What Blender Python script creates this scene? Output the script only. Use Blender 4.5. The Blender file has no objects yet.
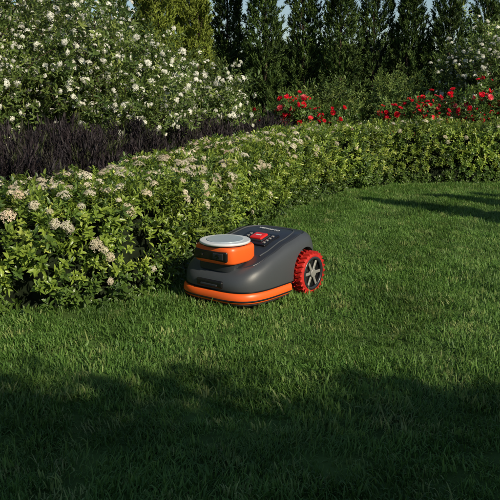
import bpy, bmesh, math, random
import numpy as np
from mathutils import Vector, Matrix, Euler, noise
random.seed(7); rng=np.random.default_rng(7)
scene=bpy.context.scene
scene.view_settings.view_transform='Standard'; scene.view_settings.look='None'; scene.view_settings.exposure=0
link=lambda o:(scene.collection.objects.link(o),o)[1]

# ---------------------------------------------------------------- light
az=Vector((.68,-.73,0)).normalized(); el=math.radians(30)
tosun=Vector((az.x*math.cos(el),az.y*math.cos(el),math.sin(el)))
w=bpy.data.worlds.new("World"); scene.world=w; w.use_nodes=True
nt=w.node_tree; bg=nt.nodes['Background']; sk=nt.nodes.new('ShaderNodeTexSky')
sk.sky_type='NISHITA'; sk.sun_disc=False; sk.sun_elevation=el; sk.sun_rotation=math.atan2(az.x,az.y)
sk.ozone_density=2.2; sk.dust_density=.4
nt.links.new(sk.outputs[0],bg.inputs[0]); bg.inputs[1].default_value=.085
sl=bpy.data.lights.new("sun","SUN"); sl.energy=5; sl.angle=math.radians(.6); sl.color=(1,.9,.7)
so=link(bpy.data.objects.new("sun",sl)); so.rotation_euler=(-tosun).to_track_quat('-Z','Y').to_euler(); so.location=(6,-6,8)

# ---------------------------------------------------------------- camera
cd=bpy.data.cameras.new("camera"); cam=link(bpy.data.objects.new("camera",cd)); scene.camera=cam
cam.location=(0,0,1.02); cam.rotation_euler=(math.radians(90-12.4),0,0)
cd.sensor_width=36; cd.lens=54; cd.clip_end=2000; cd.clip_start=.02

# ---------------------------------------------------------------- materials
def leaf_mat(name,c1,c2,rough=.45,tr=.3,spec=.4,c3=None,nscale=1.5,lo=.65,hi=1.3):
    m=bpy.data.materials.new(name); m.use_nodes=True; n=m.node_tree; N=n.nodes; L=n.links
    p=N['Principled BSDF']; out=N['Material Output']
    oi=N.new('ShaderNodeObjectInfo'); cr=N.new('ShaderNodeValToRGB')
    cr.color_ramp.elements[0].color=(*c1,1); cr.color_ramp.elements[1].color=(*c2,1)
    if c3:
        e=cr.color_ramp.elements.new(.85); e.color=(*c2,1); cr.color_ramp.elements[-1].color=(*c3,1)
    L.new(oi.outputs['Random'],cr.inputs[0])
    g=N.new('ShaderNodeNewGeometry'); nz=N.new('ShaderNodeTexNoise'); nz.inputs['Scale'].default_value=nscale; nz.inputs['Detail'].default_value=3
    L.new(g.outputs['Position'],nz.inputs['Vector'])
    mr=N.new('ShaderNodeMapRange'); mr.inputs[1].default_value=.3; mr.inputs[2].default_value=.7; mr.inputs[3].default_value=lo; mr.inputs[4].default_value=hi
    L.new(nz.outputs[0],mr.inputs[0])
    mul=N.new('ShaderNodeVectorMath'); mul.operation='SCALE'; L.new(cr.outputs[0],mul.inputs[0]); L.new(mr.outputs[0],mul.inputs['Scale'])
    L.new(mul.outputs[0],p.inputs['Base Color']); p.inputs['Roughness'].default_value=rough; p.inputs['Specular IOR Level'].default_value=spec
    if tr>0:
        t=N.new('ShaderNodeBsdfTranslucent'); mx=N.new('ShaderNodeMixShader'); mx.inputs[0].default_value=tr
        hs=N.new('ShaderNodeHueSaturation'); hs.inputs['Value'].default_value=1.4; hs.inputs['Hue'].default_value=.485
        L.new(mul.outputs[0],hs.inputs['Color']); L.new(hs.outputs[0],t.inputs[0])
        L.new(p.outputs[0],mx.inputs[1]); L.new(t.outputs[0],mx.inputs[2]); L.new(mx.outputs[0],out.inputs[0])
    return m
def solid(name,col,rough=.5,metal=0,spec=.5,coat=0,bump=0,bscale=200,var=.15,vs=8):
    m=bpy.data.materials.new(name); m.use_nodes=True; n=m.node_tree; N=n.nodes; L=n.links; p=N['Principled BSDF']
    nz=N.new('ShaderNodeTexNoise'); nz.inputs['Scale'].default_value=vs; nz.inputs['Detail'].default_value=5
    tc=N.new('ShaderNodeTexCoord'); L.new(tc.outputs['Object'],nz.inputs['Vector'])
    cr=N.new('ShaderNodeValToRGB')
    cr.color_ramp.elements[0].position=.3; cr.color_ramp.elements[1].position=.7
    cr.color_ramp.elements[0].color=(*[c*(1-var) for c in col],1); cr.color_ramp.elements[1].color=(*[min(1,c*(1+var)) for c in col],1)
    L.new(nz.outputs[0],cr.inputs[0]); L.new(cr.outputs[0],p.inputs['Base Color'])
    p.inputs['Roughness'].default_value=rough; p.inputs['Metallic'].default_value=metal; p.inputs['Specular IOR Level'].default_value=spec; p.inputs['Coat Weight'].default_value=coat
    if bump:
        b=N.new('ShaderNodeBump'); n2=N.new('ShaderNodeTexNoise'); n2.inputs['Scale'].default_value=bscale
        L.new(tc.outputs['Object'],n2.inputs['Vector']); L.new(n2.outputs[0],b.inputs['Height']); b.inputs['Strength'].default_value=bump; b.inputs['Distance'].default_value=.01
        L.new(b.outputs[0],p.inputs['Normal'])
    return m

M_grass=leaf_mat("grass_blade",(.08,.175,.032),(.15,.27,.055),.5,.33,.3,(.32,.37,.13),2.2,.68,1.22)
M_hl=leaf_mat("hedge_leaf",(.13,.205,.028),(.27,.36,.055),.36,.3,.55,(.46,.5,.12),2.)
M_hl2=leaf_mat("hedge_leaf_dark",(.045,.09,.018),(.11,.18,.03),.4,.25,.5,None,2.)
M_shr=leaf_mat("shrub_leaf",(.07,.125,.032),(.17,.235,.055),.42,.3,.4,(.28,.34,.09),1.5,.5,1.35)
M_cyp=leaf_mat("cypress_leaf",(.028,.06,.014),(.08,.125,.025),.6,0,.2,None,2,.5,1.4)
M_cypl=leaf_mat("cypress_leaf_light",(.12,.165,.02),(.23,.28,.045),.6,0,.2,None,2)
M_dark=leaf_mat("yew_leaf",(.012,.03,.01),(.03,.055,.015),.6,0,.2,None,2)
M_heath=leaf_mat("heather_leaf",(.014,.012,.014),(.04,.03,.034),.6,0,.2,(.05,.065,.02),3)
M_rose_l=leaf_mat("rose_leaf",(.05,.1,.02),(.11,.18,.035),.4,.25,.4,None,2)
M_red=leaf_mat("rose_petal",(.55,.012,.02),(.8,.03,.05),.5,.2,.3,(.8,.2,.22),2)
M_white=leaf_mat("white_petal",(.72,.72,.62),(.85,.84,.76),.6,.25,.2,None,3)
M_cream=leaf_mat("hedge_petal",(.62,.54,.4),(.8,.75,.6),.6,.25,.2,(.6,.42,.3),3)
M_core=solid("hedge_inner_shade",(.012,.018,.008),.9,spec=.1,var=.5,vs=20)  # near-black colour stands in for the shade inside the hedges
M_bark=solid("bark",(.09,.065,.045),.9,spec=.2,var=.4,vs=30,bump=.5,bscale=60)

# ---------------------------------------------------------------- mesh helpers
class MB:
    def __init__(s): s.v=[];s.f=[]
    def add(s,vs,fs,M=None):
        o=len(s.v)
        for p in vs:
            p=Vector(p); s.v.append(tuple(M@p) if M else tuple(p))
        s.f+= [tuple(i+o for i in f) for f in fs]
    def obj(s,name,mat,smooth=True,parent=None,dolink=True):
        me=bpy.data.meshes.new(name); me.from_pydata(s.v,[],s.f); me.update()
        for m in (mat if isinstance(mat,(list,tuple)) else [mat]): me.materials.append(m)
        if smooth: me.polygons.foreach_set('use_smooth',[True]*len(me.polygons))
        o=bpy.data.objects.new(name,me)
        if dolink: link(o)
        if parent: o.parent=parent
        return o
def leaf(mb,M,L=.04,W=.016,fold=.2,curl=.25):
    pts=[(0,0,0)]
    for t,wf in ((.35,.95),(.7,.8)):
        z=L*t; y=-curl*L*t*t
        pts+=[(-W*wf/2,y+fold*W*wf/2,z),(0,y,z),(W*wf/2,y+fold*W*wf/2,z)]
    pts.append((0,-curl*L,L))
    fs=[(0,2,1),(0,3,2),(1,2,5,4),(2,3,6,5),(4,5,7),(5,6,7)]
    mb.add(pts,fs,M)
def coll(name,objs):
    c=bpy.data.collections.new(name)
    for o in objs: c.objects.link(o)
    return c
def sprig(name,mat,n=8,L=.042,W=.016,H=.05,tilt=(.5,1.2),curl=.25):
    mb=MB(); a=random.random()*6
    for i in range(n):
        t=i/(n-1); a+=2.4+random.uniform(-.3,.3)
        tl=tilt[1]+(tilt[0]-tilt[1])*t+random.uniform(-.2,.2)
        M=Matrix.Translation((0,0,H*t))@Matrix.Rotation(a,4,'Z')@Matrix.Rotation(tl,4,'X')
        leaf(mb,M,L*random.uniform(.7,1.15),W*random.uniform(.8,1.15),.25,curl*random.uniform(.4,1.6))
    mb.add([(.001,0,-.03),(-.001,.001,-.03),(0,0,H)],[(0,1,2)])
    return mb.obj(name,mat,False,dolink=False)
def tuft(name):
    mb=MB(); bias=0
    for i in range(46):
        r=.055*math.sqrt(random.random()); a=random.uniform(0,6.283)
        h=random.uniform(.016,.038); wd=random.uniform(.0013,.0026); lean=random.uniform(.2,1.5); az_=random.gauss(bias,1.3)
        if random.random()<.1: h*=1.3
        M=Matrix.Translation((r*math.cos(a),r*math.sin(a),-.003))@Matrix.Rotation(az_,4,'Z')
        p=[];z=0;y=0;ang=lean*.35
        for k in range(4):
            ww=wd*(1,.95,.7,0)[k]
            if k<3: p+=[(-ww,y,z),(ww,y,z)]
            else: p.append((0,y,z))
            y+=math.sin(ang)*h/3; z+=math.cos(ang)*h/3; ang+=lean*.5
        mb.add(p,[(0,1,3,2),(2,3,5,4),(4,5,6)],M)
    return mb.obj(name,M_grass,False,dolink=False)
def spray(name,mat,n=22,L=.16,W=.006,spread=.5):
    mb=MB()
    for i in range(n):
        t=random.random(); a=random.uniform(0,6.283); tl=random.uniform(.1,spread)
        M=Matrix.Translation((random.gauss(0,.012),random.gauss(0,.012),L*t*.7))@Matrix.Rotation(a,4,'Z')@Matrix.Rotation(tl,4,'X')
        l=L*random.uniform(.25,.5)
        mb.add([(-W/2,0,0),(W/2,0,0),(W*.8,.2*W,l*.5),(-W*.8,0,l*.5),(0,-.1*l,l)],[(0,1,2,3),(3,2,4)],M)
    return mb.obj(name,mat,False,dolink=False)
def umbel(name,mat,R=.03,n=46,ps=.0055,dome=.6):
    mb=MB()
    for i in range(n):
        r=R*math.sqrt((i+.5)/n)*random.uniform(.85,1.15); a=i*2.39996; z=dome*R*(1-min(1,(r/R))**2)+random.gauss(0,.003)
        nx=r*math.cos(a);ny=r*math.sin(a)
        q=Vector((nx*1.1+random.gauss(0,.006),ny*1.1+random.gauss(0,.006),R*.7)).to_track_quat('Z','Y').to_matrix().to_4x4()
        M=Matrix.Translation((nx,ny,z))@q@Matrix.Rotation(random.random()*6,4,'Z')
        for k in range(4):
            b=k*1.5708; c,s=math.cos(b),math.sin(b); u=ps*random.uniform(.8,1.15)
            mb.add([(0,0,0),(c*u-s*u*.5,s*u+c*u*.5,.0016),(c*u*1.45,s*u*1.45,.0005),(c*u+s*u*.5,s*u-c*u*.5,.0016)],[(0,3,2,1)],M)
    return mb.obj(name,mat,False,dolink=False)
def rose(name,mat,R=.035):
    mb=MB()
    for ring,(n,tl,r) in enumerate(((3,.15,.4),(5,.5,.7),(6,.95,.9),(7,1.3,1.0))):
        for i in range(n):
            M=Matrix.Rotation(i*6.283/n+ring,4,'Z')@Matrix.Rotation(-tl,4,'X')
            u=R*r
            mb.add([(-u*.2,0,0),(u*.2,0,0),(u*.5,.1*u,u*.6),(u*.25,-.1*u,u),(-u*.25,-.1*u,u),(-u*.5,.1*u,u*.6)],[(0,1,2,5),(5,2,3,4)],M)
    return mb.obj(name,mat,False,dolink=False)

_ng={}
def scatter(name,pts,rots,scl,idx,collection,parent=None):
    me=bpy.data.meshes.new(name); n=len(pts)
    me.vertices.add(n); me.vertices.foreach_set('co',np.asarray(pts,dtype=np.float32).ravel())
    a=me.attributes.new('rot','FLOAT_VECTOR','POINT'); a.data.foreach_set('vector',np.asarray(rots,dtype=np.float32).ravel())
    a=me.attributes.new('scl','FLOAT','POINT'); a.data.foreach_set('value',np.asarray(scl,dtype=np.float32))
    a=me.attributes.new('idx','INT','POINT'); a.data.foreach_set('value',np.asarray(idx,dtype=np.int32))
    o=link(bpy.data.objects.new(name,me))
    if parent: o.parent=parent
    if collection.name not in _ng:
        g=bpy.data.node_groups.new('scatter_'+collection.name,'GeometryNodeTree')
        g.interface.new_socket('Geometry',in_out='INPUT',socket_type='NodeSocketGeometry'); g.interface.new_socket('Geometry',in_out='OUTPUT',socket_type='NodeSocketGeometry')
        N=g.nodes;L=g.links; gi=N.new('NodeGroupInput'); go=N.new('NodeGroupOutput'); ip=N.new('GeometryNodeInstanceOnPoints')
        ci=N.new('GeometryNodeCollectionInfo'); ci.inputs[0].default_value=collection; ci.inputs[1].default_value=True; ci.inputs[2].default_value=True
        def na(t,nm):
            x=N.new('GeometryNodeInputNamedAttribute'); x.data_type=t; x.inputs[0].default_value=nm; return x.outputs[0]
        er=N.new('FunctionNodeEulerToRotation'); L.new(na('FLOAT_VECTOR','rot'),er.inputs[0])
        L.new(gi.outputs[0],ip.inputs['Points']); L.new(ci.outputs[0],ip.inputs['Instance']); ip.inputs['Pick Instance'].default_value=True
        L.new(na('INT','idx'),ip.inputs['Instance Index']); L.new(er.outputs[0],ip.inputs['Rotation']); L.new(na('FLOAT','scl'),ip.inputs['Scale'])
        L.new(ip.outputs[0],go.inputs[0]); _ng[collection.name]=g
    md=o.modifiers.new('scatter','NODES'); md.node_group=_ng[collection.name]
    return o
def rot_from(d,jit=.3):
    d=Vector(d)+Vector((random.gauss(0,jit),random.gauss(0,jit),random.gauss(0,jit)))
    if d.length<1e-4: d=Vector((0,0,1))
    q=d.normalized().to_track_quat('Z','Y')
    return tuple((q.to_matrix()@Matrix.Rotation(random.uniform(0,6.283),3,'Z')).to_euler())

C_grass=coll('grass_tufts',[tuft('grass_tuft') for _ in range(8)])
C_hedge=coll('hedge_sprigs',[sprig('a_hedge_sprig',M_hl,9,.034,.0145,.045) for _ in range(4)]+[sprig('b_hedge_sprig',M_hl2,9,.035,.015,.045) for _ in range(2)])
C_shr=coll('shrub_sprigs',[sprig('shrub_sprig',M_shr,10,.05,.019,.11,(.5,1.3)) for _ in range(5)])
C_rosel=coll('rose_sprigs',[sprig('rose_sprig',M_rose_l,8,.05,.026,.08,(.5,1.3)) for _ in range(4)])
C_darkl=coll('dark_sprigs',[sprig('dark_sprig',M_dark,10,.09,.03,.14,(.5,1.3)) for _ in range(4)])
C_cyp=coll('cypress_sprays',[spray('cypress_spray',M_cyp,26,.2,.010,.8) for _ in range(4)])
C_cypl=coll('cypress_sprays_light',[spray('cypress_spray_light',M_cypl,26,.18,.009,.8) for _ in range(4)])
C_heath=coll('heather_sprays',[spray('heather_spray',M_heath,26,.14,.004,.8) for _ in range(4)])
C_umb=coll('hedge_umbels',[umbel('hedge_umbel',M_cream,.026+.004*i,44,.0048) for i in range(3)])
C_wh=coll('white_umbels',[umbel('white_umbel',M_white,.024+.007*i,16,.010,.5) for i in range(3)])
C_rose=coll('rose_blooms',[rose('rose_bloom',M_red) for _ in range(2)])

# ---------------------------------------------------------------- ground
def ground_mat(name,a,b,sc):
    return solid(name,[(x+y)/2 for x,y in zip(a,b)],.95,spec=.1,var=.45,vs=sc,bump=.6,bscale=40)
mb=MB(); mb.add([(-600,-600,0),(600,-600,0),(600,900,0),(-600,900,0)],[(0,1,2,3)])
ground=mb.obj('ground',ground_mat('ground_grass',(.045,.08,.018),(.07,.12,.028),3),False)

# hedge centre line (Catmull-Rom)
ctrl=[(-3.6,3.7),(-2.4,3.58),(-1.3,3.5),(-.82,3.66),(-.64,4.05),(-.44,4.8),(-.22,5.55),(.17,6.55),(.72,7.5),(1.5,8.1),(2.8,8.25),(4.6,8.3),(6.4,8.4)]
def cr(P,t):
    i=int(t); i=min(max(i,0),len(P)-2); u=t-i
    p=[Vector(P[max(0,min(len(P)-1,j))]) for j in (i-1,i,i+1,i+2)]
    return .5*((2*p[1])+(p[2]-p[0])*u+(2*p[0]-5*p[1]+4*p[2]-p[3])*u*u+(-p[0]+3*p[1]-3*p[2]+p[3])*u**3)
path=[cr(ctrl,t) for t in np.linspace(0,len(ctrl)-1,260)]
def at(path,seg,s):
    k=np.searchsorted(seg,s)-1; k=max(0,min(len(path)-2,k)); u=(s-seg[k])/max(1e-6,seg[k+1]-seg[k])
    p=path[k].lerp(path[k+1],u); d=(path[k+1]-path[k]).normalized()
    return p,Vector((d.y,-d.x))      # normal pointing to the lawn side
def prof_pt(u,hw,H,rc=.075):
    # clipped box profile with rounded corners: front side -> top -> back side
    s1=H-rc; s2=rc*1.57; s3=2*(hw-rc); tot=2*s1+2*s2+s3; d=u*tot
    if d<s1: return hw,d,(1,0)
    d-=s1
    if d<s2: a=d/rc; return hw-rc+rc*math.cos(a),H-rc+rc*math.sin(a),(math.cos(a),math.sin(a))
    d-=s2
    if d<s3: return hw-rc-d,H,(0,1)
    d-=s3
    if d<s2: a=math.pi/2+d/rc; return -(hw-rc)+rc*math.cos(a),H-rc+rc*math.sin(a),(math.cos(a),math.sin(a))
    d-=s2
    return -hw,H-rc-d,(-1,0)
def hedge_surface(path,seg,s,u,hw,Hf,ins=0,bump=.05):
    p,n=at(path,seg,s); H=Hf(p.x)
    x,z,(c,sn)=prof_pt(u,hw-ins,H-ins)
    b=bump*noise.noise(Vector((p.x*2.3+x*2,p.y*2.3,z*2.6)))+bump*.8*noise.noise(Vector((p.x*6,p.y*6+x*5,z*6)))
    nn=Vector((n.x*c,n.y*c,sn)).normalized()
    P=Vector((p.x+n.x*x,p.y+n.y*x,z))+nn*b*1.6
    P.z=max(P.z,.0)
    return P,nn
def make_hedge(name,path,hw,H,dens,C,nvar,flowers=0,scale=1,depth=.09,core_ins=.1,bump=.05,umax=.85,gap=True):
    Hf=H if callable(H) else (lambda x:H)
    Hm=Hf(0)
    seg=[0]
    for a,b in zip(path,path[1:]): seg.append(seg[-1]+(b-a).length)
    L=seg[-1]
    root=link(bpy.data.objects.new(name,None))
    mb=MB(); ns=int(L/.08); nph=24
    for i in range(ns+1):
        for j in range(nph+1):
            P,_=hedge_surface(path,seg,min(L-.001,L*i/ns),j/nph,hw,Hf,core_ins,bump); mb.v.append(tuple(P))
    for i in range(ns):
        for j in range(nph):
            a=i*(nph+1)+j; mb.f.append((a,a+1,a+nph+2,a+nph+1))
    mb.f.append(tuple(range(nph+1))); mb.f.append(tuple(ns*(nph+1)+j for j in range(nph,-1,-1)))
    mb.obj('inner_shade_core',M_core,True,root)  # solid core, not branches; inner shade is painted in its dark colour
    n=int(dens*L*(2*Hm+2*hw)*umax)
    pts=[];rt=[];sc=[];ix=[]
    for k in range(n):
        s=random.random()*L; u=random.uniform(.0,umax)
        P,nn=hedge_surface(path,seg,s,u,hw,Hf,0,bump)
        if P.z<.02: P.z=.02
        P=P-nn*random.random()**1.2*depth+Vector((random.gauss(0,.012),random.gauss(0,.012),0))
        if random.random()<.035: P=P+nn*random.uniform(.02,.045)
        if gap and noise.noise(P*3.5)<-.24 and random.random()<.6: continue
        pts.append(tuple(P)); rt.append(rot_from(nn*.8+Vector((0,0,.6)),.35)); sc.append(scale*random.uniform(.7,1.25))
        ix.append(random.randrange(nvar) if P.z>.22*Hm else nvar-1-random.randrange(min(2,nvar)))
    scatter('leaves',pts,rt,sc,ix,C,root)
    if flowers:
        pts=[];rt=[];sc=[];ix=[]
        for k in range(int(flowers*L)):
            s=random.random()*L; u=random.uniform(.05,.72)
            P,nn=hedge_surface(path,seg,s,u,hw,Hf,0,bump)
            keep=1.0 if P.x<-.45 else max(.2,1-(P.x+.45)*.7)
            if P.z<.42: keep*= .55 if P.x<-.42 else .05
            if P.z<.1: keep=0
            if noise.noise(Vector((P.x*3,P.y*3,P.z*4+5)))<-.12: keep*=.25
            if random.random()>keep: continue
            pts.append(tuple(P+nn*.03)); rt.append(rot_from(nn+Vector((0,0,.5)),.28)); sc.append(random.uniform(.5,1.15)); ix.append(random.randrange(3))
        scatter('flower_heads',pts,rt,sc,ix,C_umb,root)
    return root
def Hhedge(x):
    t=min(1,max(0,(x+1.0)/1.6)); return .5+.08*t
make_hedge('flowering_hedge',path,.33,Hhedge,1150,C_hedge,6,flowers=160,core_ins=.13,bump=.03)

# lawn: mowing lanes follow the hedge, tufts lean to or fro in alternate lanes
pts=[];rt=[];sc=[];ix=[]
P2=np.array([[p.x,p.y] for p in path])
def addgrass(n,x0,x1,y0,y1,cond):
    xs=rng.uniform(x0,x1,n); ys=rng.uniform(y0,y1,n)
    for x,y in zip(xs,ys):
        if not cond(x,y): continue
        d=np.hypot(P2[:,0]-x,P2[:,1]-y); k=int(d.argmin())
        if d[k]<.22: continue
        q=path[k]; q2=path[min(k+1,len(path)-1)]; q1=path[max(k-1,0)]; dd=(q2-q1).normalized(); side=(x-q.x)*dd.y-(y-q.y)*dd.x
        if side<0: continue
        g=noise.noise(Vector((x*2.2,y*2.2,0)))+.7*noise.noise(Vector((x*8,y*8,3)))
        lane=math.sin((d[k]+.06*noise.noise(Vector((x*2,y*2,9))))*math.pi/.42)
        sg=1 if lane>0 else -1; st=min(1,abs(lane)*2)
        yaw=math.atan2(.8*sg,.6*sg)-math.pi/2+random.gauss(0,1.6-.9*st)
        pts.append((x,y,0)); rt.append((random.gauss(0,.14),random.gauss(0,.14),yaw)); sc.append(max(.72,1+.34*g)*random.uniform(.85,1.2)); ix.append(random.randrange(8))
addgrass(41000,-4.2,6,1.,8.7,lambda x,y:abs(x)<.36*y+.45)
addgrass(8000,-5,9,.2,9,lambda x,y:abs(x)>=.36*y+.45)
lawn=scatter('lawn_grass',pts,rt,sc,ix,C_grass)

# soil bed behind hedge
mb=MB(); bedpts=[(p.x,p.y,.004) for p in path]
mb.v=bedpts+[(6.4,30,.004),(-12,30,.004),(-12,3.75,.004)]; mb.f=[tuple(range(len(mb.v)))]
mb.obj('flower_bed_soil',ground_mat('soil',(.012,.01,.007),(.04,.03,.02),25),False)

# ---------------------------------------------------------------- plants
def tube(mb,P,r0,r1,n=6):
    o=len(mb.v); K=len(P)
    for i,p in enumerate(P):
        p=Vector(p); d=(Vector(P[min(i+1,K-1)])-Vector(P[max(i-1,0)])).normalized()
        q=d.to_track_quat('Z','Y'); r=r0+(r1-r0)*i/(K-1)
        for j in range(n): mb.v.append(tuple(p+q@Vector((r*math.cos(j*6.283/n),r*math.sin(j*6.283/n),0))))
    for i in range(K-1):
        for j in range(n):
            a=o+i*n+j;b=o+i*n+(j+1)%n; mb.f.append((a,b,b+n,a+n))
def shrub(name,x,y,R,H,nst,C,nvar,per=60,fl=None,flper=3,scale=1,flscale=1,dens_r=.16):
    root=link(bpy.data.objects.new(name,None)); root.location=(x,y,0)
    mb=MB(); pts=[];rt=[];sc=[];ix=[]; fp=[];fr=[];fs=[];fi=[]
    for s in range(nst):
        a=random.uniform(0,6.283); rr=R*math.sqrt(random.random()); h=H*random.uniform(.55,1.)*math.sqrt(max(.1,1-.55*(rr/R)**2))
        end=Vector((rr*math.cos(a),rr*math.sin(a),h)); b=Vector((end.x*.15,end.y*.15,0))
        P=[]
        for k in range(9):
            t=k/8; P.append(Vector((b.x+(end.x-b.x)*t**1.5,b.y+(end.y-b.y)*t**1.5,h*(1-(1-t)**1.4)))+Vector((random.gauss(0,.02),random.gauss(0,.02),0)))
        tube(mb,P,.012,.003,5)
        for k in range(per):
            t=random.uniform(.12,1)**.7; f=t*8; i=min(7,int(f)); p=P[i].lerp(P[i+1],f-i)
            off=Vector((random.gauss(0,1),random.gauss(0,1),random.gauss(0,.8)))*dens_r*(1.1-.5*t)
            q=p+off
            if q.z<.05: q.z=random.uniform(.05,.3)
            pts.append(tuple(q)); rt.append(rot_from(off.normalized()*.7+Vector((0,0,.6)),.4)); sc.append(scale*random.uniform(.7,1.25)); ix.append(random.randrange(nvar))
            if fl and random.random()<flper/per:
                o2=off.normalized()*dens_r*random.uniform(1.1,1.6)
                if o2.y>0: o2.y*=-.6
                fp.append(tuple(p+o2+Vector((0,0,.05)))); fr.append(rot_from(off.normalized()+Vector((.2,-.6,.5)),.3)); fs.append(flscale*random.uniform(.45,1.3)); fi.append(random.randrange(2))
    mb.obj('stems',M_bark,True,root)
    scatter('leaves',pts,rt,sc,ix,C,root)
    if fp: scatter('flowers',fp,fr,fs,fi,fl,root)
    return root
for (x,y,R,H,ns) in [(-2.5,6.3,1.0,2.3,46),(-1.35,6.9,.8,1.8,42),(-.65,8.3,.62,1.45,30),(-3.6,5.6,.9,2.2,28),(-2.2,8.2,1.0,2.6,36)]:
    shrub('white_flowering_shrub',x,y,R,H,ns,C_shr,5,78,C_wh,36,1,.8)
for (x,y,R,H,ns) in [(3.5,11,.8,1.95,40),(4.9,10.8,.8,2.0,30),(1.1,11.5,.6,1.1,20),(2.2,11.6,.6,1.2,20)]:
    shrub('white_flowering_shrub',x,y,R,H,ns,C_shr,5,65,C_wh if x>3 else None,20,1.1,1.0)
for (x,y,R,H,ns) in [(.62,9.5,.5,.98,30),(1.2,9.9,.4,.75,14),(2.1,9.4,.5,.9,30),(2.8,9.2,.5,1.0,32),(3.6,9.3,.5,.9,28),(-.15,9.7,.45,.75,18)]:
    shrub('red_rose_bush',x,y,R,H,ns,C_rosel,4,50,C_rose,(13 if x!=1.2 else 3) if x>0 else 0,1.,.95,.1)

def heather(x,y,R,H,n):
    root=link(bpy.data.objects.new('heather',None)); root.location=(x,y,0)
    pts=[];rt=[];sc=[];ix=[]; mb=MB()
    for k in range(30):
        a=random.uniform(0,6.283); r=R*.9*random.random(); tube(mb,[(r*.3*math.cos(a),r*.3*math.sin(a),0),(r*.8*math.cos(a),r*.8*math.sin(a),H*.4),(r*math.cos(a),r*math.sin(a),H*random.uniform(.85,1.15))],.006,.002,4)
    mb.obj('stems',M_heath,True,root)
    for k in range(n):
        a=random.uniform(0,6.283); r=R*math.sqrt(random.random()); hh=H*math.sqrt(max(.05,1-(r/R)**2*.7))*random.uniform(.25,1)
        pts.append((r*math.cos(a),r*math.sin(a),hh)); rt.append(rot_from((math.cos(a)*r/R*.3,math.sin(a)*r/R*.3,1),.22)); sc.append(random.uniform(.6,1.25)); ix.append(random.randrange(4))
    scatter('leaves',pts,rt,sc,ix,C_heath,root)
for (x,y,H) in [(-3.2,4.6,.62),(-2.6,4.55,.6),(-2.05,4.5,.56),(-1.5,4.7,.6),(-2.4,5.2,.68),(-1.8,5.3,.7),(-1.3,5.5,.68),(-1.0,6.1,.66),(-.75,6.8,.66),(-.45,7.4,.64),(-.2,8.1,.62),(.2,8.6,.6),(-1.5,6.0,.68)]:
    heather(x,y,.42,H,600)

def cypress(name,x,y,R,H,C,n,ex=.7):
    root=link(bpy.data.objects.new(name,None)); root.location=(x,y,0)
    mb=MB(); tube(mb,[(0,0,0),(.01,0,H*.4),(0,.01,H*.9)],.05,.008,7)
    for k in range(26):
        z=H*random.uniform(.08,.8); a=random.uniform(0,6.283); r=R*.8*(1-z/H)**.5; tube(mb,[(0,0,z),(r*.6*math.cos(a),r*.6*math.sin(a),z+r*.6),(r*math.cos(a),r*math.sin(a),z+r*1.5)],.008,.003,4)
    mb.obj('trunk',M_bark,True,root)
    pts=[];rt=[];sc=[];ix=[]; sd=random.random()*50
    lx,ly=random.gauss(0,.02),random.gauss(0,.02)
    for k in range(n):
        t=random.random()**.9; z=.08+H*t*.97; a=random.uniform(0,6.283)
        prof=R*(min(1,(t+.12)*4))*(1-t)**ex
        nzv=1+.75*noise.noise(Vector((math.cos(a)*1.4+sd,math.sin(a)*1.4,z*2.2)))+.55*noise.noise(Vector((math.cos(a)*4+sd,math.sin(a)*4,z*6)))
        r=prof*nzv*(1-.5*random.random()**2)+.01
        pts.append((r*math.cos(a)+lx*z,r*math.sin(a)+ly*z,z)); rt.append(rot_from((math.cos(a)*.5,math.sin(a)*.5,1),.25)); sc.append(random.uniform(.6,1.2)*(1-.35*t)); ix.append(random.randrange(4))
    scatter('foliage',pts,rt,sc,ix,C,root)
for i,(x,y,R,H) in enumerate([(-1.25,10.2,.38,3.5),(-.72,10.6,.27,3.6)]):
    cypress('cypress_tree',x,y,R,H,C_cypl,1900)
xs=[-6.4,-5.7,-5,-4.3,-3.6,-3,-2.35,-1.75,-1.1,-.38,.2,.93,1.55,2.14,2.72,3.33,3.98,4.65,5.3,6,6.7,7.4]
hs=[3.5]*9+[3.5,3.3,3.8,3.1,3.6,3.0,3.5,3.3,3.6,3.2,3.6,3.4,3.5]
for i,x in enumerate(xs):
    cypress('cypress_tree',x+random.uniform(-.06,.06),13.2+random.uniform(-.4,.4),.38+random.uniform(-.04,.06),hs[i]+random.uniform(-.1,.1),C_cyp,1550)
make_hedge('yew_hedge',[Vector((-9,15.6)),Vector((0,15.5)),Vector((10,15.6))],.5,1.7,45,C_darkl,4,scale=1.4,depth=.15,bump=.12)
# tall hedge behind the photographer (throws the foreground shade)
make_hedge('laurel_hedge',[Vector((.9,-1.92)),Vector((4,-1.85)),Vector((9,-1.95))],.55,2.84,90,C_darkl,4,scale=1.6,depth=.2,core_ins=.05,bump=.09,gap=False)
for (x,y,R,H) in [(4.55,3.0,.34,2.9),(5.0,3.45,.34,2.75),(5.5,3.6,.34,2.7),(6.3,3.3,.3,2.7)]:
    cypress('cypress_tree',x,y,R,H,C_cyp,1500)

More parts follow.
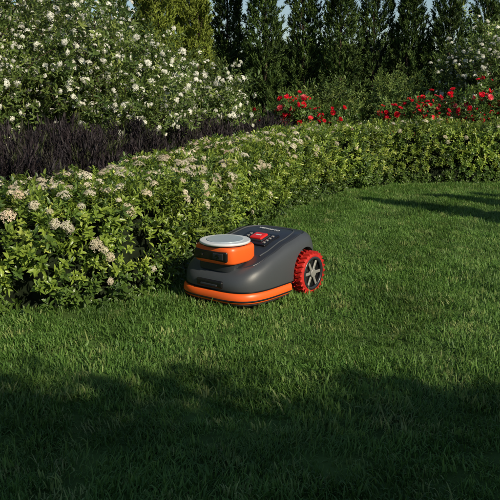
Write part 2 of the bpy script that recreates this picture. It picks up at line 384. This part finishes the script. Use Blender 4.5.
# ---------------------------------------------------------------- robot mower
M_shell=solid('shell_plastic',(.056,.062,.07),.42,spec=.5,var=.05,bump=.08,bscale=900)
M_cover=solid('cover_plastic',(.024,.027,.033),.34,spec=.5,var=.05)
M_or=solid('orange_plastic',(.85,.12,.015),.4,spec=.5,var=.05)
M_blk=solid('black_plastic',(.008,.008,.009),.3,spec=.5,var=.1)
M_rub=solid('chassis_plastic',(.015,.015,.016),.7,var=.1)
M_red2=solid('red_rubber',(.46,.018,.012),.6,spec=.35,var=.15,vs=20)
M_btn=solid('red_button',(.65,.02,.015),.3,var=.02)
M_sil=solid('silver_disc',(.74,.77,.79),.3,metal=.2,var=.03)
M_cap=solid('disc_centre',(.4,.47,.53),.28,metal=.2,var=.03)
M_hub=solid('hub_grey',(.3,.29,.27),.45,metal=.3,var=.1)
M_lens=solid('lens_glass',(.004,.004,.006),.05,spec=.8,var=0)
M_txt=solid('label_print',(.6,.62,.62),.5,var=0)
mower=link(bpy.data.objects.new('robot_lawn_mower',None))
mower.location=(.013,3.67,.0); mower.rotation_euler=(0,0,math.atan2(-.788,-.616))
A=.33;B=.232
def outline(th,s=1,a=A,b=B):
    c,sn=math.cos(th),math.sin(th); n=4.3 if c>0 else 3.2
    return s*a*math.copysign(abs(c)**(2/n),c), s*b*math.copysign(abs(sn)**(2/3.6),sn)
def Htop(x):
    K=[(-.34,.266),(-.26,.292),(-.15,.294),(-.02,.272),(.1,.236),(.22,.198),(.34,.16)]
    if x<=K[0][0]: return K[0][1]
    for (x0,h0),(x1,h1) in zip(K,K[1:]):
        if x<=x1:
            t=(x-x0)/(x1-x0); t=t*t*(3-2*t)*.4+t*.6; return h0+(h1-h0)*t
    return K[-1][1]
def loft(name,prof,mat,base,NT=112,topz=None,raise_=0):
    mb=MB()
    for s,g in prof:
        for i in range(NT):
            x,y=outline(i*2*math.pi/NT,s); z=base+(Htop(x)+raise_-base)*g; mb.v.append((x,y,z))
    for k in range(len(prof)-1):
        for i in range(NT):
            a=k*NT+i;b=k*NT+(i+1)%NT; mb.f.append((a,b,b+NT,a+NT))
    mb.f.append(tuple(range(NT-1,-1,-1))); mb.f.append(tuple((len(prof)-1)*NT+i for i in range(NT)))
    return mb.obj(name,mat,True,mower)
def cyl(name,mat,r,h,loc,rot=(0,0,0),seg=48,bev=0,parent=mower,r2=None):
    bm=bmesh.new(); bmesh.ops.create_cone(bm,cap_ends=True,segments=seg,radius1=r,radius2=r if r2 is None else r2,depth=h)
    me=bpy.data.meshes.new(name); bm.to_mesh(me); bm.free(); me.materials.append(mat)
    o=link(bpy.data.objects.new(name,me)); o.location=loc; o.rotation_euler=rot; o.parent=parent
    if bev:
        m=o.modifiers.new('b','BEVEL'); m.width=bev; m.segments=3; m.limit_method='ANGLE'
    for p in me.polygons: p.use_smooth=True
    if bev: o.modifiers.new('w','WEIGHTED_NORMAL')
    else: me.set_sharp_from_angle(angle=math.radians(40))
    return o
def box(name,mat,size,loc,rot=(0,0,0),bev=.005,parent=mower,segs=3,taper=None):
    bm=bmesh.new(); bmesh.ops.create_cube(bm,size=1)
    for v in bm.verts:
        k=1
        if taper and v.co.z>0: k=taper
        v.co=Vector((v.co.x*size[0]*k,v.co.y*size[1]*k,v.co.z*size[2]))
    me=bpy.data.meshes.new(name); bm.to_mesh(me); bm.free(); me.materials.append(mat)
    o=link(bpy.data.objects.new(name,me)); o.location=loc; o.rotation_euler=rot; o.parent=parent
    if bev:
        m=o.modifiers.new('b','BEVEL'); m.width=bev; m.segments=segs; o.modifiers.new('w','WEIGHTED_NORMAL')
        for p in me.polygons: p.use_smooth=True
    return o
shell=loft('shell',[(.99,0),(1,.08),(1,.34),(.994,.5),(.982,.64),(.962,.77),(.93,.88),(.88,.95),(.83,.985),(.815,.97),(.79,.95),(.4,.95),(.1,.95)],M_shell,.085)
chas=loft('chassis',[(.9,0),(.95,.2),(.96,.6),(.9,1)],M_rub,.035)
for v in chas.data.vertices: v.co.z=min(v.co.z,.1)
cov=loft('top_cover',[(.807,.9),(.807,.965),(.8,.985),(.78,1.0),(.6,1.012),(.35,1.02),(.1,1.022)],M_cover,.085)
cutters=[]
for sgn in (1,-1):
    c=cyl('arch_cut',M_rub,.122,.14,(-.15,sgn*.245,.11),(math.pi/2,0,0),64); cutters.append(c)
bpy.context.view_layer.update()
for o in (shell,chas):
    for c in cutters:
        m=o.modifiers.new('arch','BOOLEAN'); m.object=c; m.operation='DIFFERENCE'; m.solver='EXACT'
bpy.context.view_layer.update()
dg=bpy.context.evaluated_depsgraph_get()
for o in (shell,chas):
    me=bpy.data.meshes.new_from_object(o.evaluated_get(dg)); o.modifiers.clear(); o.data=me
    me.polygons.foreach_set('use_smooth',[True]*len(me.polygons)); me.set_sharp_from_angle(angle=math.radians(35))
for c in cutters: bpy.data.objects.remove(c)
cov.data.set_sharp_from_angle(angle=math.radians(40))
def band(name,mat,s,z0,z1,th,xmin,out=0):
    mb=MB(); pts=[]
    for i in range(-200,201):
        a=i*math.pi/200; x,y=outline(a,s)
        if x>xmin: pts.append(Vector((x,y)))
    prof=[(-th,z0),( -.006,z0),(0,z0+.006),(.004,(z0+z1)/2),(0,z1-.006),(-.006,z1),(-th,z1)]; K=len(prof)
    for i,p in enumerate(pts):
        d=(pts[min(i+1,len(pts)-1)]-pts[max(i-1,0)]).normalized(); n=Vector((d.y,-d.x))
        for q,z in prof: mb.v.append((p.x+n.x*q,p.y+n.y*q,z))
    for i in range(len(pts)-1):
        for j in range(K):
            a=i*K+j;b=i*K+(j+1)%K; mb.f.append((a,a+K,b+K,b))
    mb.f.append(tuple(range(K))); mb.f.append(tuple((len(pts)-1)*K+j for j in range(K-1,-1,-1)))
    o=mb.obj(name,mat,True,mower); o.data.set_sharp_from_angle(angle=math.radians(60)); return o
band('bumper',M_or,1.035,.03,.08,.05,-.02)
band('bumper_groove',M_blk,1.0405,.0435,.0455,.02,-.018)
band('bumper_seam',M_blk,1.0,.076,.090,.03,-.02)
band('bumper_lip',M_rub,1.0,.016,.036,.03,-.02)
box('front_slot',M_blk,(.03,.16,.034),(.322,0,.112),(0,-.05,0),.009)
box('front_slot_inner',M_cover,(.03,.10,.012),(.327,0,.106),(0,-.05,0),.004)
def rrect(name,mat,prof,cx,ax,by,n=5):
    mb=MB(); NT=72
    for s,z in prof:
        for i in range(NT):
            t=i*2*math.pi/NT; c,sn=math.cos(t),math.sin(t)
            mb.v.append((cx+s*ax*math.copysign(abs(c)**(2/n),c),s*by*math.copysign(abs(sn)**(2/n),sn),z))
    for k in range(len(prof)-1):
        for i in range(NT):
            a=k*NT+i;b=k*NT+(i+1)%NT; mb.f.append((a,b,b+NT,a+NT))
    mb.f.append(tuple(range(NT-1,-1,-1))); mb.f.append(tuple((len(prof)-1)*NT+i for i in range(NT)))
    o=mb.obj(name,mat,True,mower); o.data.set_sharp_from_angle(angle=math.radians(50)); return o
HX=.215
rrect('sensor_neck',M_cover,[(1,.17),(1,.215),(.9,.222)],HX-.01,.1,.11,4)
rrect('sensor_body',M_or,[(.9,.204),(.98,.209),(1,.216),(1,.268),(.985,.278),(.95,.284)],HX,.104,.124,4.5)
box('sensor_window',M_blk,(.02,.2,.050),(HX+.0965,-.004,.243),(0,0,0),.009)
box('camera_lens_frame',M_cover,(.006,.06,.030),(HX+.1075,.045,.243),bev=.003)
cyl('camera_lens',M_lens,.011,.006,(HX+.111,.045,.243),(0,math.pi/2,0),24,.001)
cyl('camera_lens',M_lens,.007,.006,(HX+.108,-.05,.243),(0,math.pi/2,0),24,.001)
cyl('antenna_base',M_cover,.110,.008,(HX,0,.286),seg=72,bev=.002)
cyl('antenna_disc',M_sil,.122,.013,(HX,0,.297),seg=96,bev=.005)
cyl('antenna_centre',M_cap,.088,.003,(HX,0,.305),seg=72,bev=.001)
ang=.24
cp=link(bpy.data.objects.new('control_panel',None)); cp.parent=mower; cp.location=(-.01,.02,.271); cp.rotation_euler=(0,ang,0)
box('panel_plate',M_blk,(.13,.19,.014),(0,0,0),(0,0,0),.005,parent=cp)
box('stop_button_frame',M_cover,(.08,.09,.014),(-.005,.01,.006),(0,0,0),.006,parent=cp)
box('stop_button',M_btn,(.064,.074,.02),(-.005,.01,.012),(0,0,0),.007,parent=cp)
box('stop_mark',M_txt,(.010,.03,.001),(-.005,.01,.0225),(0,0,0),0,parent=cp)
for i in range(4):
    for y in (.074,-.062): box('key_button',M_hub,(.013,.014,.006),(.04-.025*i,y,.008),(0,0,0),.002,parent=cp)
mbr=MB()
P=[]
for i in range(61):
    a=math.pi*(-.62)+i*(2*math.pi*.62)/60+math.pi
    x,y=outline(a,.66); P.append((x,y,.085+(Htop(x)-.085)*1.0095))
tube(mbr,P,.004,.004,8); mbr.obj('cover_ridge',M_shell,True,mower)
tx=bpy.data.curves.new('label','FONT'); tx.body='VERDIMO'; tx.size=.03; tx.align_x='CENTER'; tx.align_y='CENTER'; tx.extrude=.0004
to=bpy.data.objects.new('label_t',tx); link(to); bpy.context.view_layer.update()
me=bpy.data.meshes.new_from_object(to.evaluated_get(bpy.context.evaluated_depsgraph_get())); bpy.data.objects.remove(to)
me.materials.append(M_txt); lo=link(bpy.data.objects.new('label',me)); lo.parent=mower; lo.location=(-.14,0,.2995); lo.rotation_euler=(0,.04,math.pi/2)
def wheel(sgn):
    e=bpy.data.objects.new('drive_wheel',None); link(e); e.parent=mower; e.location=(-.15,sgn*.234,.105); e.rotation_euler=(-sgn*math.pi/2,0,0)
    mb=MB(); NT=96; prof=[(.074,-.032),(.094,-.032),(.1,-.026),(.1,.024),(.096,.031),(.084,.033),(.078,.028),(.074,.02)]
    K=len(prof)
    for i in range(NT):
        a=i*2*math.pi/NT
        for r,z in prof: mb.v.append((r*math.cos(a),r*math.sin(a),z))
    for i in range(NT):
        for j in range(K):
            a=i*K+j;b=i*K+(j+1)%K;c=((i+1)%NT)*K+(j+1)%K;d=((i+1)%NT)*K+j; mb.f.append((a,d,c,b))
    mb.obj('tyre',M_red2,True,e)
    mb=MB()
    for i in range(26):
        a=i*2*math.pi/26
        for side in (-1,1):
            aa=a+(0 if side>0 else math.pi/26)
            M=Matrix.Rotation(aa,4,'Z')@Matrix.Translation((.103,0,side*.015))@Matrix.Rotation(side*.35,4,'X')
            x,y,z=.008,.0055,.016
            mb.add([(-x,-y,-z),(x,-y*.7,-z),(x,y*.7,-z),(-x,y,-z),(-x,-y,z),(x,-y*.7,z),(x,y*.7,z),(-x,y,z)],[(0,3,2,1),(4,5,6,7),(0,1,5,4),(1,2,6,5),(2,3,7,6),(3,0,4,7)],M)
    mb.obj('tread_lugs',M_red2,False,e)
    cyl('hub_back',M_blk,.076,.04,(0,0,-.002),seg=48,parent=e)
    cyl('hub_cap',M_hub,.022,.018,(0,0,.027),seg=32,bev=.004,parent=e)
    bm=MB(); 
    for i in range(48):
        a=i*2*math.pi/48
        for r,z in ((.070,.019),(.070,.034),(.084,.0345),(.084,.02)): bm.v.append((r*math.cos(a),r*math.sin(a),z))
    for i in range(48):
        for j in range(4): bm.f.append((i*4+j,((i+1)%48)*4+j,((i+1)%48)*4+(j+1)%4,i*4+(j+1)%4))
    bm.obj('rim_ring',M_cover,True,e)
    for i in range(6):
        a=i*math.pi/3
        box('spoke',M_hub,(.052,.015,.008),(.045*math.cos(a),.045*math.sin(a),.0245),(0,0,a),.003,parent=e)
wheel(1); wheel(-1)
for sgn in (1,-1): cyl('caster_wheel',M_rub,.04,.03,(.21,sgn*.13,.04),(math.pi/2,0,0),32,.006)
